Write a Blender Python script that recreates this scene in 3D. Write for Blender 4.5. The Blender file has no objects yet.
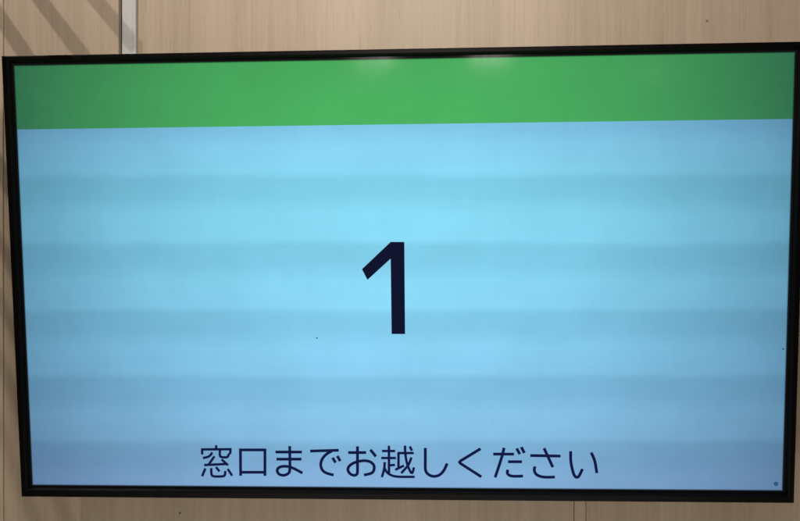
import bpy, bmesh, math
from mathutils import Vector, noise

scene = bpy.context.scene
C = scene.collection

# ------------------------------------------------------------------ helpers
def link(name, me, mat=None, parent=None):
    o = bpy.data.objects.new(name, me)
    C.objects.link(o)
    if mat is not None:
        me.materials.append(mat)
    if parent is not None:
        o.parent = parent
    return o

def from_bm(name, bm, mat=None, parent=None, smooth=False):
    bmesh.ops.recalc_face_normals(bm, faces=bm.faces[:])
    me = bpy.data.meshes.new(name)
    bm.to_mesh(me)
    bm.free()
    if smooth:
        for p in me.polygons:
            p.use_smooth = True
    return link(name, me, mat, parent)

def add_box(bm, x0, x1, y0, y1, z0, z1, bevel=0.0, seg=2):
    vs = [bm.verts.new((x, y, z)) for x in (x0, x1) for y in (y0, y1) for z in (z0, z1)]
    idx = [(0, 1, 3, 2), (4, 6, 7, 5), (0, 4, 5, 1), (2, 3, 7, 6), (0, 2, 6, 4), (1, 5, 7, 3)]
    fs = [bm.faces.new([vs[i] for i in f]) for f in idx]
    if bevel > 0:
        es = list({e for f in fs for e in f.edges})
        bmesh.ops.bevel(bm, geom=es, offset=bevel, segments=seg, affect='EDGES', profile=0.6)

def loft_rects(bm, loops, cap_first=False, cap_last=False):
    """loops: (left, right, bottom, top, y) rectangles joined one to the next"""
    rings = []
    for l, r, b, t, y in loops:
        rings.append([bm.verts.new(p) for p in ((l, y, b), (r, y, b), (r, y, t), (l, y, t))])
    for a, c in zip(rings, rings[1:]):
        for i in range(4):
            j = (i + 1) % 4
            bm.faces.new((a[i], a[j], c[j], c[i]))
    if cap_first:
        bm.faces.new(rings[0])
    if cap_last:
        bm.faces.new(rings[-1])

def add_disc(bm, cx, cz, y0, y1, r, n=20, dome=0.0):
    """short cylinder along y, front at y1 (y1 < y0), optionally domed"""
    a = [bm.verts.new((cx + r * math.cos(k * 2 * math.pi / n), y0, cz + r * math.sin(k * 2 * math.pi / n))) for k in range(n)]
    b = [bm.verts.new((cx + r * math.cos(k * 2 * math.pi / n), y1, cz + r * math.sin(k * 2 * math.pi / n))) for k in range(n)]
    for k in range(n):
        j = (k + 1) % n
        bm.faces.new((a[k], a[j], b[j], b[k]))
    if dome:
        c = bm.verts.new((cx, y1 - dome, cz))
        for k in range(n):
            bm.faces.new((b[k], b[(k + 1) % n], c))
    else:
        bm.faces.new(b)
    bm.faces.new(a)

def tag(o, label=None, cat=None, group=None, kind=None):
    for k, v in (('label', label), ('category', cat), ('group', group), ('kind', kind)):
        if v:
            o[k] = v

class Nodes:
    def __init__(self, tree):
        self.t = tree
    def new(self, kind, **props):
        n = self.t.nodes.new(kind)
        for k, v in props.items():
            setattr(n, k, v)
        return n
    def put(self, n, sock, v):
        s = n.inputs[sock]
        if hasattr(v, 'is_output'):
            self.t.links.new(v, s)
        else:
            s.default_value = v
    def math(self, op, a, b=0.0, c=0.0, clamp=False):
        n = self.new('ShaderNodeMath', operation=op, use_clamp=clamp)
        self.put(n, 0, a); self.put(n, 1, b); self.put(n, 2, c)
        return n.outputs[0]
    def mix(self, fac, a, b, mode='MIX'):
        n = self.new('ShaderNodeMix', data_type='RGBA', blend_type=mode)
        self.put(n, 0, fac); self.put(n, 6, a); self.put(n, 7, b)
        return n.outputs[2]
    def ramp(self, fac, stops, interp='LINEAR'):
        n = self.new('ShaderNodeValToRGB')
        n.color_ramp.interpolation = interp
        e = n.color_ramp.elements
        while len(e) < len(stops):
            e.new(0.5)
        for el, (p, c) in zip(e, stops):
            el.position = p
            el.color = c if len(c) == 4 else (*c, 1)
        self.put(n, 0, fac)
        return n.outputs[0]
    def noise(self, vec, scale, detail=4.0, rough=0.5):
        n = self.new('ShaderNodeTexNoise')
        self.put(n, 'Vector', vec)
        n.inputs['Scale'].default_value = scale
        n.inputs['Detail'].default_value = detail
        n.inputs['Roughness'].default_value = rough
        return n.outputs[0]
    def stretch(self, vec, sx, sy, sz):
        n = self.new('ShaderNodeMapping')
        self.put(n, 'Vector', vec)
        n.inputs['Scale'].default_value = (sx, sy, sz)
        return n.outputs[0]

def lin(r, g, b):
    f = lambda v: v / 12.92 if v <= 0.04045 else ((v + 0.055) / 1.055) ** 2.4
    return (f(r / 255), f(g / 255), f(b / 255), 1)

def material(name):
    m = bpy.data.materials.new(name)
    m.use_nodes = True
    return m, Nodes(m.node_tree), m.node_tree.nodes['Principled BSDF']
# ------------------------------------------------------------------ writing on the screen, millimetres from its centre
ONE =  [(-10.3, 56.6), (11.3, 56.4), (11.3, -89.8), (-10.1, -89.7), (-10.5, 30.2), (-47.6, -3.2), (-56.1, 13.9)]
GLYPHS = [
  ('窓', [(0, [(-296.8, -271.4), (-296.9, -277.7)]), (0, [(-321.9, -278.5), (-271.5, -277.9)]), (0, [(-319.9, -278.2), (-320.2, -287.0)]), (0, [(-273.3, -278.2), (-274.3, -285.9)]), (1, [(-303.2, -283.5), (-309.1, -289.9), (-319.0, -292.8)]), (1, [(-290.7, -278.5), (-291.0, -288.0), (-288.4, -290.9), (-279.2, -290.9), (-275.8, -285.2)]), (0, [(-300.0, -289.7), (-309.9, -303.7)]), (0, [(-317.4, -304.4), (-280.6, -302.3)]), (0, [(-288.5, -294.7), (-277.9, -304.5)]), (0, [(-315.4, -309.9), (-321.2, -323.1)]), (1, [(-305.7, -309.3), (-305.6, -319.0), (-302.1, -322.9), (-287.2, -322.8), (-283.6, -320.1), (-282.7, -313.8)]), (0, [(-298.0, -307.3), (-292.3, -314.9)]), (0, [(-278.7, -310.5), (-271.6, -321.7)])]),
  ('口', [(0, [(-259.2, -278.8), (-215.1, -278.6)]), (0, [(-257.1, -277.2), (-257.8, -321.9)]), (0, [(-217.0, -276.9), (-218.0, -321.7)]), (0, [(-257.7, -316.0), (-217.8, -315.7)])]),
  ('ま', [(0, [(-200.0, -282.1), (-156.8, -281.9)]), (0, [(-198.6, -293.9), (-157.8, -293.6)]), (1, [(-176.5, -272.1), (-176.7, -291.9), (-177.1, -310.9), (-179.8, -317.4), (-187.2, -320.5), (-194.4, -318.8), (-197.7, -313.6), (-195.4, -308.2), (-187.9, -305.7), (-178.4, -306.3), (-170.0, -309.4), (-156.5, -316.6)])]),
  ('で', [(0, [(-143.5, -280.2), (-97.1, -278.6)]), (1, [(-108.1, -279.7), (-117.9, -285.8), (-124.5, -294.1), (-126.6, -303.2), (-124.0, -311.4), (-117.6, -316.3), (-105.9, -319.6)]), (0, [(-107.3, -290.8), (-102.5, -299.1)]), (0, [(-99.6, -287.8), (-94.9, -296.4)])]),
  ('お', [(0, [(-81.9, -282.3), (-52.8, -282.1)]), (1, [(-66.7, -271.9), (-67.0, -294.6), (-67.3, -314.3), (-69.3, -318.6), (-73.3, -319.7), (-78.8, -317.4), (-82.5, -312.0), (-81.6, -306.2), (-76.0, -300.9), (-67.1, -297.2), (-56.5, -295.5), (-46.9, -297.1), (-40.9, -302.6), (-40.5, -310.0), (-44.6, -315.8), (-56.8, -319.2)]), (0, [(-46.1, -277.3), (-37.1, -288.5)])]),
  ('越', [(0, [(-16.0, -270.5), (-16.4, -316.0)]), (0, [(-27.3, -279.5), (-6.1, -279.4)]), (0, [(-28.7, -291.0), (-4.9, -290.9)]), (0, [(-15.5, -302.8), (-6.6, -302.4)]), (1, [(-23.1, -297.6), (-24.2, -309.1), (-27.9, -322.6)]), (1, [(-23.4, -307.8), (-19.3, -314.8), (-11.6, -319.6), (-0.3, -321.6), (25.1, -321.6)]), (0, [(-2.4, -282.7), (23.8, -282.5)]), (0, [(-0.8, -282.7), (-1.0, -308.1)]), (0, [(-6.3, -310.3), (7.9, -303.1)]), (1, [(9.8, -270.3), (10.1, -282.6), (12.7, -299.0), (17.8, -312.4), (21.3, -314.7), (23.9, -305.8)]), (1, [(20.0, -289.6), (14.6, -302.3), (3.3, -315.8)]), (0, [(17.4, -271.6), (20.9, -278.8)])]),
  ('し', [(1, [(42.3, -273.9), (42.2, -292.3), (42.2, -308.7), (44.8, -315.2), (50.4, -319.3), (57.6, -320.4), (65.6, -317.5), (72.1, -310.1), (77.2, -299.1)])]),
  ('く', [(0, [(130.6, -274.7), (98.5, -294.9), (96.9, -297.0), (98.5, -299.1), (131.8, -320.8)])]),
  ('だ', [(0, [(150.6, -283.4), (183.7, -283.3)]), (1, [(167.9, -273.1), (163.8, -289.9), (153.7, -321.7)]), (0, [(174.2, -295.9), (196.4, -295.7)]), (1, [(173.9, -308.8), (173.1, -314.0), (176.1, -317.9), (183.8, -319.5), (198.1, -319.1)]), (0, [(187.8, -273.9), (192.9, -283.5)]), (0, [(195.2, -271.8), (200.0, -281.5)])]),
  ('さ', [(0, [(209.4, -285.5), (257.3, -286.1)]), (0, [(231.1, -273.4), (245.2, -304.4)]), (1, [(217.0, -303.1), (215.8, -309.1), (218.7, -315.7), (225.8, -319.5), (234.5, -320.6), (248.5, -320.3)])]),
  ('い', [(1, [(273.0, -278.0), (273.7, -295.7), (277.2, -312.0), (280.1, -318.5), (283.4, -320.4), (286.9, -317.8), (292.0, -306.7)]), (1, [(305.4, -280.0), (310.9, -293.1), (314.7, -313.4)])])]
STROKE, STROKE_DENSE = 0.0047, 0.0041
KEY_LOC, KEY_E = (-1.45, -0.9, 3.25), 48.0
FILL_E, FAR_E, AMBIENT, LOW_E = 10.0, 0.9, 0.05, 10.5
SLATS = [(-0.720, 0.015, 0.235), (-0.799, 0.015, 0.4), (-0.873, 0.015, 0.4), (-0.987, 0.013, 0.50),
         (-1.028, 0.009, 0.52), (-1.055, 0.009, 0.52), (-1.080, 0.009, 0.52), (-1.105, 0.009, 0.52), (-1.131, 0.009, 0.52)]
# ------------------------------------------------------------------ materials
def mat_wood(name, tint=1.0, seed=0.0):
    """pale maple laminate: vertical grain, slightly different staves, faint pores"""
    m, N, p = material(name)
    tc = N.new('ShaderNodeTexCoord').outputs['Object']
    off = N.new('ShaderNodeVectorMath', operation='ADD')
    N.put(off, 0, tc)
    off.inputs[1].default_value = (seed, seed * 0.7, seed * 1.3)
    v = off.outputs[0]
    broad = N.noise(N.stretch(v, 7, 1, 0.25), 1.0, 3.0, 0.5)
    grain = N.noise(N.stretch(v, 55, 1, 1.3), 1.0, 6.0, 0.6)
    fine = N.noise(N.stretch(v, 330, 1, 9), 1.0, 3.0, 0.6)
    pore = N.noise(N.stretch(v, 240, 1, 26), 1.0, 1.0, 0.5)
    c1 = N.ramp(broad, [(0.3, (0.450 * tint, 0.352 * tint, 0.254 * tint)), (0.7, (0.550 * tint, 0.436 * tint, 0.325 * tint))])
    g = N.ramp(grain, [(0.26, (0.87, 0.86, 0.84)), (0.5, (0.97, 0.97, 0.97)), (0.74, (1.05, 1.05, 1.05))])
    c2 = N.mix(1.0, c1, g, 'MULTIPLY')
    f = N.ramp(fine, [(0.3, (0.93, 0.92, 0.91)), (0.7, (1.05, 1.05, 1.05))])
    c3 = N.mix(1.0, c2, f, 'MULTIPLY')
    po = N.ramp(pore, [(0.70, (1, 1, 1)), (0.80, (0.80, 0.77, 0.73))])
    c4 = N.mix(0.7, c3, po, 'MULTIPLY')
    N.put(p, 'Base Color', c4)
    N.put(p, 'Roughness', N.math('MULTIPLY_ADD', grain, 0.2, 0.40))
    p.inputs['Specular IOR Level'].default_value = 0.35
    b = N.new('ShaderNodeBump')
    b.inputs['Strength'].default_value = 0.12
    b.inputs['Distance'].default_value = 0.001
    N.put(b, 'Height', N.math('ADD', grain, N.math('MULTIPLY', fine, 0.4)))
    N.put(p, 'Normal', b.outputs[0])
    return m

def mat_plain(name, col, rough, spec=0.5, metal=0.0, mottle=0.06, scale=40.0):
    m, N, p = material(name)
    tc = N.new('ShaderNodeTexCoord').outputs['Object']
    n = N.noise(tc, scale, 4.0, 0.6)
    lo = tuple(c * (1 - mottle) for c in col)
    hi = tuple(c * (1 + mottle) for c in col)
    N.put(p, 'Base Color', N.ramp(n, [(0.3, lo), (0.7, hi)]))
    N.put(p, 'Roughness', N.math('MULTIPLY_ADD', n, 0.12, rough - 0.06))
    p.inputs['Specular IOR Level'].default_value = spec
    p.inputs['Metallic'].default_value = metal
    return m

HALF_W, HALF_H = 0.605, 0.3403        # the lit picture, metres

def lit_panel(name, kind):
    """LCD picture: the backlight is strongest in the middle and dims to the rim"""
    m, N, p = material(name)
    tc = N.new('ShaderNodeTexCoord').outputs['Object']
    sep = N.new('ShaderNodeSeparateXYZ')
    N.put(sep, 0, tc)
    x, z = sep.outputs[0], sep.outputs[2]
    u = N.math('DIVIDE', x, HALF_W)
    v = N.math('DIVIDE', z, HALF_H)
    # radial fall-off
    du = N.math('SUBTRACT', u, U0)
    dv = N.math('SUBTRACT', v, V0)
    du2 = N.math('MULTIPLY', du, du)
    du2 = N.math('ADD', N.math('MULTIPLY', du2, 0.62), N.math('MULTIPLY', N.math('MULTIPLY', du2, du2), 0.38))
    r2 = N.math('ADD', N.math('MULTIPLY', du2, FU),
                N.math('MULTIPLY', N.math('MULTIPLY', dv, dv), FV))
    fall = N.math('POWER', 2.718, N.math('MULTIPLY', r2, -1.0))
    # slow unevenness of the diffuser
    blot = N.noise(N.stretch(tc, 6, 1, 8), 1.0, 4.0, 0.6)
    fall = N.math('MULTIPLY', fall, N.math('MULTIPLY_ADD', blot, 0.24, 0.88))
    mura = N.math('ADD', N.noise(N.stretch(tc, 60, 1, 9), 1.0, 3.0, 0.6), N.noise(N.stretch(tc, 9, 1, 90), 1.0, 3.0, 0.6))
    fall = N.math('MULTIPLY', fall, N.math('MULTIPLY_ADD', mura, 0.05, 0.95))
    # bright picture ends softly at its border
    ex = N.math('SUBTRACT', HALF_W, N.math('ABSOLUTE', x))
    ez = N.math('SUBTRACT', HALF_H, N.math('ABSOLUTE', z))
    edge = N.math('MINIMUM', N.math('DIVIDE', N.math('MINIMUM', ex, ez), 0.0025), 1.0)
    edge = N.math('MAXIMUM', edge, 0.0)
    fac = N.math('MULTIPLY', fall, edge)
    if kind == 'blue':
        t = N.math('DIVIDE', N.math('ADD', z, HALF_H), 2 * HALF_H)
        col = N.ramp(t, BLUE)
        # camera's rolling light bands, painted into the picture colour, wide and soft
        zz = N.math('ADD', z, N.math('MULTIPLY', x, N.math('MULTIPLY_ADD', z, 0.034, 0.0036)))
        wob = N.noise(N.stretch(tc, 4, 1, 6), 1.0, 3.0, 0.5)
        zz = N.math('ADD', zz, N.math('MULTIPLY_ADD', wob, 0.014, -0.007))
        ph = N.math('FRACT', N.math('DIVIDE', N.math('SUBTRACT', 0.166 + 0.106 * 4, zz), 0.106))
        band = N.ramp(ph, BAND)
        soft = N.noise(N.stretch(tc, 3, 1, 9), 1.0, 2.0, 0.5)
        col = N.mix(N.math('MULTIPLY_ADD', soft, 1.2, 0.5, clamp=True), col, band, 'MULTIPLY')
        # towards the left and right rim the blue turns greyer
        rim = N.math('POWER', N.math('ABSOLUTE', u), 2.3, clamp=True)
        col = N.mix(rim, col, N.mix(1.0, col, RIM, 'MULTIPLY'))
    else:
        rim = N.math('POWER', N.math('ABSOLUTE', u), 3.0, clamp=True)
        col = N.mix(rim, GREEN_MID, GREEN_RIM)
    N.put(p, 'Emission Color', col)
    N.put(p, 'Emission Strength', fac)
    wipe = N.noise(N.stretch(tc, 14, 1, 5), 1.0, 5.0, 0.65)
    p.inputs['Base Color'].default_value = (0.006, 0.007, 0.008, 1)
    N.put(p, 'Roughness', N.math('MULTIPLY_ADD', wipe, 0.16, 0.03))
    p.inputs['Specular IOR Level'].default_value = 0.35
    return m

U0, V0, FU, FV = 0.0, 0.12, 0.58, 0.24
BLUE = [(0.0, lin(153, 201, 249)), (0.12, lin(147, 209, 249)), (0.3, lin(142, 214, 250)), (0.5, lin(138, 218, 247)),
        (0.7, lin(138, 222, 248)), (0.86, lin(142, 216, 252))]
BAND = [(0.0, (0.995, 0.995, 0.995)), (0.11, (0.84, 0.865, 0.88)), (0.36, (0.865, 0.885, 0.90)), (0.62, (1, 1, 1)), (1.0, (1, 1, 1))]
RIM = (0.84, 0.83, 0.90, 1)
GREEN_MID = lin(76, 183, 98)
GREEN_RIM = lin(66, 150, 104)

M_wood_left = mat_wood('maple_laminate_left', 0.93, 3.1)
M_wood = mat_wood('maple_laminate', 1.0, 7.7)
M_wood_low = mat_wood('maple_laminate_lower', 0.97, 12.3)
M_slat = mat_wood('slat_wood', 0.9, 20.1)
M_backing = mat_plain('dark_backing', (0.05, 0.04, 0.03), 0.8, 0.2)
M_trim = mat_plain('white_painted_trim', (0.58, 0.57, 0.55), 0.45, 0.4, mottle=0.03)
M_bezel = mat_plain('black_plastic_bezel', (0.0014, 0.0011, 0.0010), 0.42, 0.14, mottle=0.2, scale=300)
M_housing = mat_plain('black_housing', (0.012, 0.012, 0.012), 0.55, 0.3)
M_steel = mat_plain('painted_steel', (0.03, 0.03, 0.032), 0.4, 0.5)
M_screw = mat_plain('dull_screw', (0.07, 0.055, 0.04), 0.45, 0.5, metal=0.4)
M_hole = mat_plain('dark_knot', (0.27, 0.20, 0.14), 0.8, 0.2)
M_blue = lit_panel('lit_blue_picture', 'blue')
M_green = lit_panel('lit_green_picture', 'green')

def mat_ink(name, col, s=1.0):
    m, N, p = material(name)
    p.inputs['Base Color'].default_value = (0.002, 0.002, 0.003, 1)
    p.inputs['Emission Color'].default_value = col
    p.inputs['Emission Strength'].default_value = s
    p.inputs['Roughness'].default_value = 0.09
    p.inputs['Specular IOR Level'].default_value = 0.12
    return m
M_ink = mat_ink('navy_pixels', lin(14, 22, 66))
M_one = mat_ink('navy_black_pixels', lin(13, 17, 44))
M_speck = mat_plain('dust', (0.02, 0.05, 0.08), 0.7, 0.2)
M_mark = mat_ink('teal_mark', lin(42, 92, 128))

# ------------------------------------------------------------------ wall
wall = bpy.data.objects.new('wall', None)
C.objects.link(wall)
tag(wall, 'pale maple wood panelled wall with a white vertical trim strip behind the television', 'wall')
bm = bmesh.new()
add_box(bm, -2.2, 2.2, 0.012, 0.09, 0.0, 3.4)
from_bm('backing_board', bm, M_backing, wall)

def panel(x0, x1, z0, z1, mat, y=0.0, label=None):
    bm = bmesh.new()
    add_box(bm, x0, x1, y, 0.0118, z0, z1, 0.0012, 2)
    o = from_bm('wood_panel', bm, mat, wall)
    if label:
        o['label'] = label
    return o
JOIN = 1.74
panel(-2.2, -0.7042, 0.0, 3.4, M_wood_low)
panel(-0.4618, 2.2, JOIN + 0.002, 3.4, M_wood)
panel(0.3185, 2.2, 0.0, JOIN - 0.002, M_wood_low)
# the left panel runs the whole height and, lower down, on behind the television
bm = bmesh.new()
ring = [(-0.7022, 0.0), (0.2976, 0.0), (0.2976, JOIN - 0.002), (-0.4962, JOIN - 0.002), (-0.4962, 3.4), (-0.7022, 3.4)]
fa = [bm.verts.new((px, 0.0, pz)) for px, pz in ring]
fb = [bm.verts.new((px, 0.0118, pz)) for px, pz in ring]
f0 = bm.faces.new(fa)
bm.faces.new(fb)
for i in range(6):
    bm.faces.new((fa[i], fa[(i + 1) % 6], fb[(i + 1) % 6], fb[i]))
bmesh.ops.bevel(bm, geom=list(f0.edges), offset=0.0012, segments=2, affect='EDGES', profile=0.6)
from_bm('wood_panel', bm, M_wood_left, wall)

# white trim: a flat face with a raised rounded bead along its right edge
bm = bmesh.new()
add_box(bm, -0.4890, -0.4700, -0.0015, 0.0118, JOIN + 0.002, 3.4, 0.0012, 2)
add_box(bm, -0.4698, -0.4630, -0.0045, 0.0118, JOIN + 0.002, 3.4, 0.0022, 3)
t = from_bm('trim_strip', bm, M_trim, wall)
t['label'] = 'white painted trim strip'
bm = bmesh.new()
add_box(bm, 0.2982, 0.3178, -0.0015, 0.0118, 0.0, JOIN - 0.002, 0.0012, 2)
t = from_bm('trim_strip', bm, mat_wood('maple_trim', 1.06, 31.0), wall)
t['label'] = 'narrow wooden trim strip'
bm = bmesh.new()
add_disc(bm, -0.386, 1.2849, 0.001, -0.0006, 0.0016, 16, 0.0005)
from_bm('screw', bm, M_screw, wall, True)
bm = bmesh.new()
add_disc(bm, 0.5217, 2.1341, 0.001, -0.0002, 0.0024, 12)
from_bm('nail_hole', bm, M_hole, wall)

# ------------------------------------------------------------------ television
TV_C = Vector((0, -0.105, 1.7))
tv = bpy.data.objects.new('television', None)
C.objects.link(tv)
tv.rotation_euler = (0.06688136, -0.00568095, 0.0)
BASE = -0.358                                    # the empty sits at the bottom edge
tv.location = TV_C + tv.rotation_euler.to_matrix() @ Vector((0, 0, BASE))
tag(tv, 'black framed flat television hung tilted on the wood wall showing the number 1', 'television')

def tv_part(name, bm, mat, parent=None, smooth=False):
    o = from_bm(name, bm, mat, parent or tv, smooth)
    if parent is None:
        o.location = (0, 0, -BASE)
    return o

L, R_, B, T = -0.6210, 0.6203, -0.3579, 0.3541
IX, IZ = 0.6085, 0.3440
bm = bmesh.new()
def rr(d, y):
    return (L + d, R_ - d, B + d, T - d, y)
loft_rects(bm, [rr(0.004, 0.030), rr(0.0, 0.026), rr(0.0, -0.0040), rr(0.0005, -0.0054), rr(0.0016, -0.0060),
                (-IX - 0.0035, IX + 0.0035, -IZ - 0.0035, IZ + 0.0035, -0.0060),
                (-IX - 0.0024, IX + 0.0024, -IZ - 0.0024, IZ + 0.0024, -0.0056),
                (-IX, IX, -IZ, IZ, -0.0016), (-IX, IX, -IZ, IZ, 0.004)])
bezel = tv_part('bezel', bm, M_bezel)

bm = bmesh.new()
loft_rects(bm, [(L + 0.006, R_ - 0.006, B + 0.006, T - 0.006, 0.006), (L + 0.006, R_ - 0.006, B + 0.006, T - 0.006, 0.034),
                (-0.52, 0.52, -0.28, 0.26, 0.052), (-0.51, 0.51, -0.27, 0.25, 0.055)], True, True)
tv_part('back_housing', bm, M_housing)

bm = bmesh.new()
for sx in (-0.2, 0.2):
    add_box(bm, sx - 0.02, sx + 0.02, 0.0552, 0.088, -0.2, 0.2, 0.002)
add_box(bm, -0.28, 0.28, 0.0882, 0.0985, -0.07, 0.07, 0.002)
tv_part('wall_bracket', bm, M_steel)

bm = bmesh.new()
add_box(bm, -IX - 0.002, IX + 0.002, 0.0, 0.0035, -IZ - 0.002, IZ + 0.002)
screen = tv_part('screen', bm, M_blue)

def sheet(name, poly, y, mat, thick=0.00012):
    bm = bmesh.new()
    a = [bm.verts.new((px, y, pz)) for px, pz in poly]
    b = [bm.verts.new((px, y + thick, pz)) for px, pz in poly]
    bm.faces.new(a)
    bm.faces.new(b)
    n = len(poly)
    for i in range(n):
        j = (i + 1) % n
        bm.faces.new((a[i], a[j], b[j], b[i]))
    return from_bm(name, bm, mat, screen)

sheet('header_band', [(-HALF_W, 0.2397), (HALF_W, 0.2397), (HALF_W, HALF_H), (-HALF_W, HALF_H)], -0.0003, M_green)['label'] = 'plain green header band'
sheet('number', [(x / 1000, z / 1000) for x, z in ONE], -0.0003, M_one)['label'] = 'large dark numeral 1'

# message: every stroke is a ribbon traced along its centre line
def catmull(pts, n=8):
    P = [Vector(p) for p in pts]
    P = [P[0] * 2 - P[1]] + P + [P[-1] * 2 - P[-2]]
    out = []
    for i in range(1, len(P) - 2):
        a, b, c, d = P[i - 1:i + 3]
        for k in range(n):
            t = k / n
            out.append(0.5 * ((2 * b) + (c - a) * t + (2 * a - 5 * b + 4 * c - d) * t * t + (3 * b - a - 3 * c + d) * t ** 3))
    out.append(P[-2])
    return out

def ribbon(bm, pts, w, y):
    n = len(pts)
    left, right = [], []
    for i in range(n):
        d0 = (pts[i] - pts[i - 1]).normalized() if i else None
        d1 = (pts[i + 1] - pts[i]).normalized() if i < n - 1 else None
        if d0 is None: d0 = d1
        if d1 is None: d1 = d0
        n0, n1 = Vector((-d0.y, d0.x)), Vector((-d1.y, d1.x))
        m = (n0 + n1)
        m = m.normalized() if m.length > 1e-6 else n0
        k = min(1.6, 1 / max(0.3, m.dot(n1)))
        left.append(pts[i] + m * (w / 2 * k))
        right.append(pts[i] - m * (w / 2 * k))
    va = [bm.verts.new((p.x, y, p.y)) for p in left]
    vb = [bm.verts.new((p.x, y, p.y)) for p in right]
    for i in range(n - 1):
        bm.faces.new((va[i], vb[i], vb[i + 1], va[i + 1]))

bm = bmesh.new()
layer = 0
for ch, strokes in GLYPHS:
    for kind, pts in strokes:
        P = [Vector((x / 1000, z / 1000)) for x, z in pts]
        if kind:
            P = catmull(P)
        w = STROKE_DENSE if ch in '窓越' else STROKE
        ribbon(bm, P, w, -0.0003 - 0.00003 * (layer % 14))
        layer += 1
msg = from_bm('message_text', bm, M_ink, screen)
msg['label'] = 'dark navy Japanese message line reading 窓口までお越しください'

# dust and a small mark on the picture
def spot(name, x, z, r, mat, label):
    bm = bmesh.new()
    add_disc(bm, x, z, -0.0001, -0.0005, r, 14)
    o = from_bm(name, bm, mat, screen)
    o['label'] = label
spot('speck', -0.1294, -0.0960, 0.0012, M_speck, 'dark speck')
spot('speck', 0.5992, -0.1141, 0.0012, M_speck, 'dark speck near the rim')
spot('corner_mark', 0.5943, -0.3290, 0.0036, M_mark, 'small round teal mark')

# ------------------------------------------------------------------ slatted canopy, unseen above the picture, added to cast the diagonal shadows
shadow_caster = bpy.data.objects.new('shadow_slats', None)
C.objects.link(shadow_caster)
shadow_caster.location = (-0.95, 0, 2.40)
tag(shadow_caster, 'row of thin slats added out of view above the television to cast shadows', 'shadow_caster')
for x, wd, ln in SLATS:
    bm = bmesh.new()
    add_box(bm, x - wd / 2, x + wd / 2, -ln, 0.0, -wd / 2, wd / 2, 0.0015)
    o = from_bm('slat', bm, M_slat, shadow_caster)
    o.location = (0.95, 0, 0)

# ------------------------------------------------------------------ lamps of the room and an added low fill
def lamp(name, kind, loc, energy, color, size=0.1, target=None, sy=None):
    d = bpy.data.lights.new(name, kind)
    d.energy = energy
    d.color = color
    if kind == 'AREA':
        d.shape = 'RECTANGLE'
        d.size = size
        d.size_y = sy or size
    else:
        d.shadow_soft_size = size
    o = bpy.data.objects.new(name, d)
    C.objects.link(o)
    o.location = loc
    if target is not None:
        o.rotation_euler = (Vector(target) - Vector(loc)).to_track_quat('-Z', 'Y').to_euler()
    return o

lamp('side_lamp', 'POINT', KEY_LOC, KEY_E, (1.0, 0.92, 0.82), 0.007)
lamp('ceiling_lamp', 'AREA', (0.02, -1.0, 2.52), FILL_E, (1.0, 0.94, 0.86), 0.40, (0.02, 0, 2.1), 0.12)
lamp('low_fill_lamp', 'AREA', (0.05, -1.0, 0.45), LOW_E, (1.0, 0.93, 0.83), 1.7, (0.05, 0, 1.25), 0.3)  # added fill from below, brightens the wall under the television; no real lamp
lamp('far_lamp', 'AREA', (-0.40, -5.1, 2.78), FAR_E, (1.0, 0.95, 0.86), 0.30, (-0.03, -0.1, 2.03), 0.08)
lamp('far_lamp', 'AREA', (0.57, -5.1, 2.78), FAR_E, (1.0, 0.95, 0.86), 0.30, (0.14, -0.1, 2.03), 0.08)

lamp('far_lamp', 'AREA', (1.93, -5.13, 2.63), FAR_E * 0.07, (1.0, 0.95, 0.86), 0.12, (0.39, -0.1, 2.01), 0.03)

w = bpy.data.worlds.new('World')
scene.world = w
w.use_nodes = True
bg = w.node_tree.nodes['Background']
bg.inputs[0].default_value = (1.0, 0.92, 0.82, 1)
bg.inputs[1].default_value = AMBIENT

# ------------------------------------------------------------------ camera
cam = bpy.data.cameras.new('Camera')
co = bpy.data.objects.new('Camera', cam)
C.objects.link(co)
co.location = (0.04911963, -1.20951921, 1.72718896)
co.rotation_euler = (math.radians(90), 0, math.radians(2.339578943844042))
cam.sensor_width = 36
cam.lens = 36 * 700 / 800
cam.clip_start = 0.01
cam.clip_end = 100
scene.camera = co

scene.view_settings.view_transform = 'Standard'
scene.view_settings.look = 'None'
scene.view_settings.exposure = 0
scene.view_settings.gamma = 1
scene.render.film_transparent = False
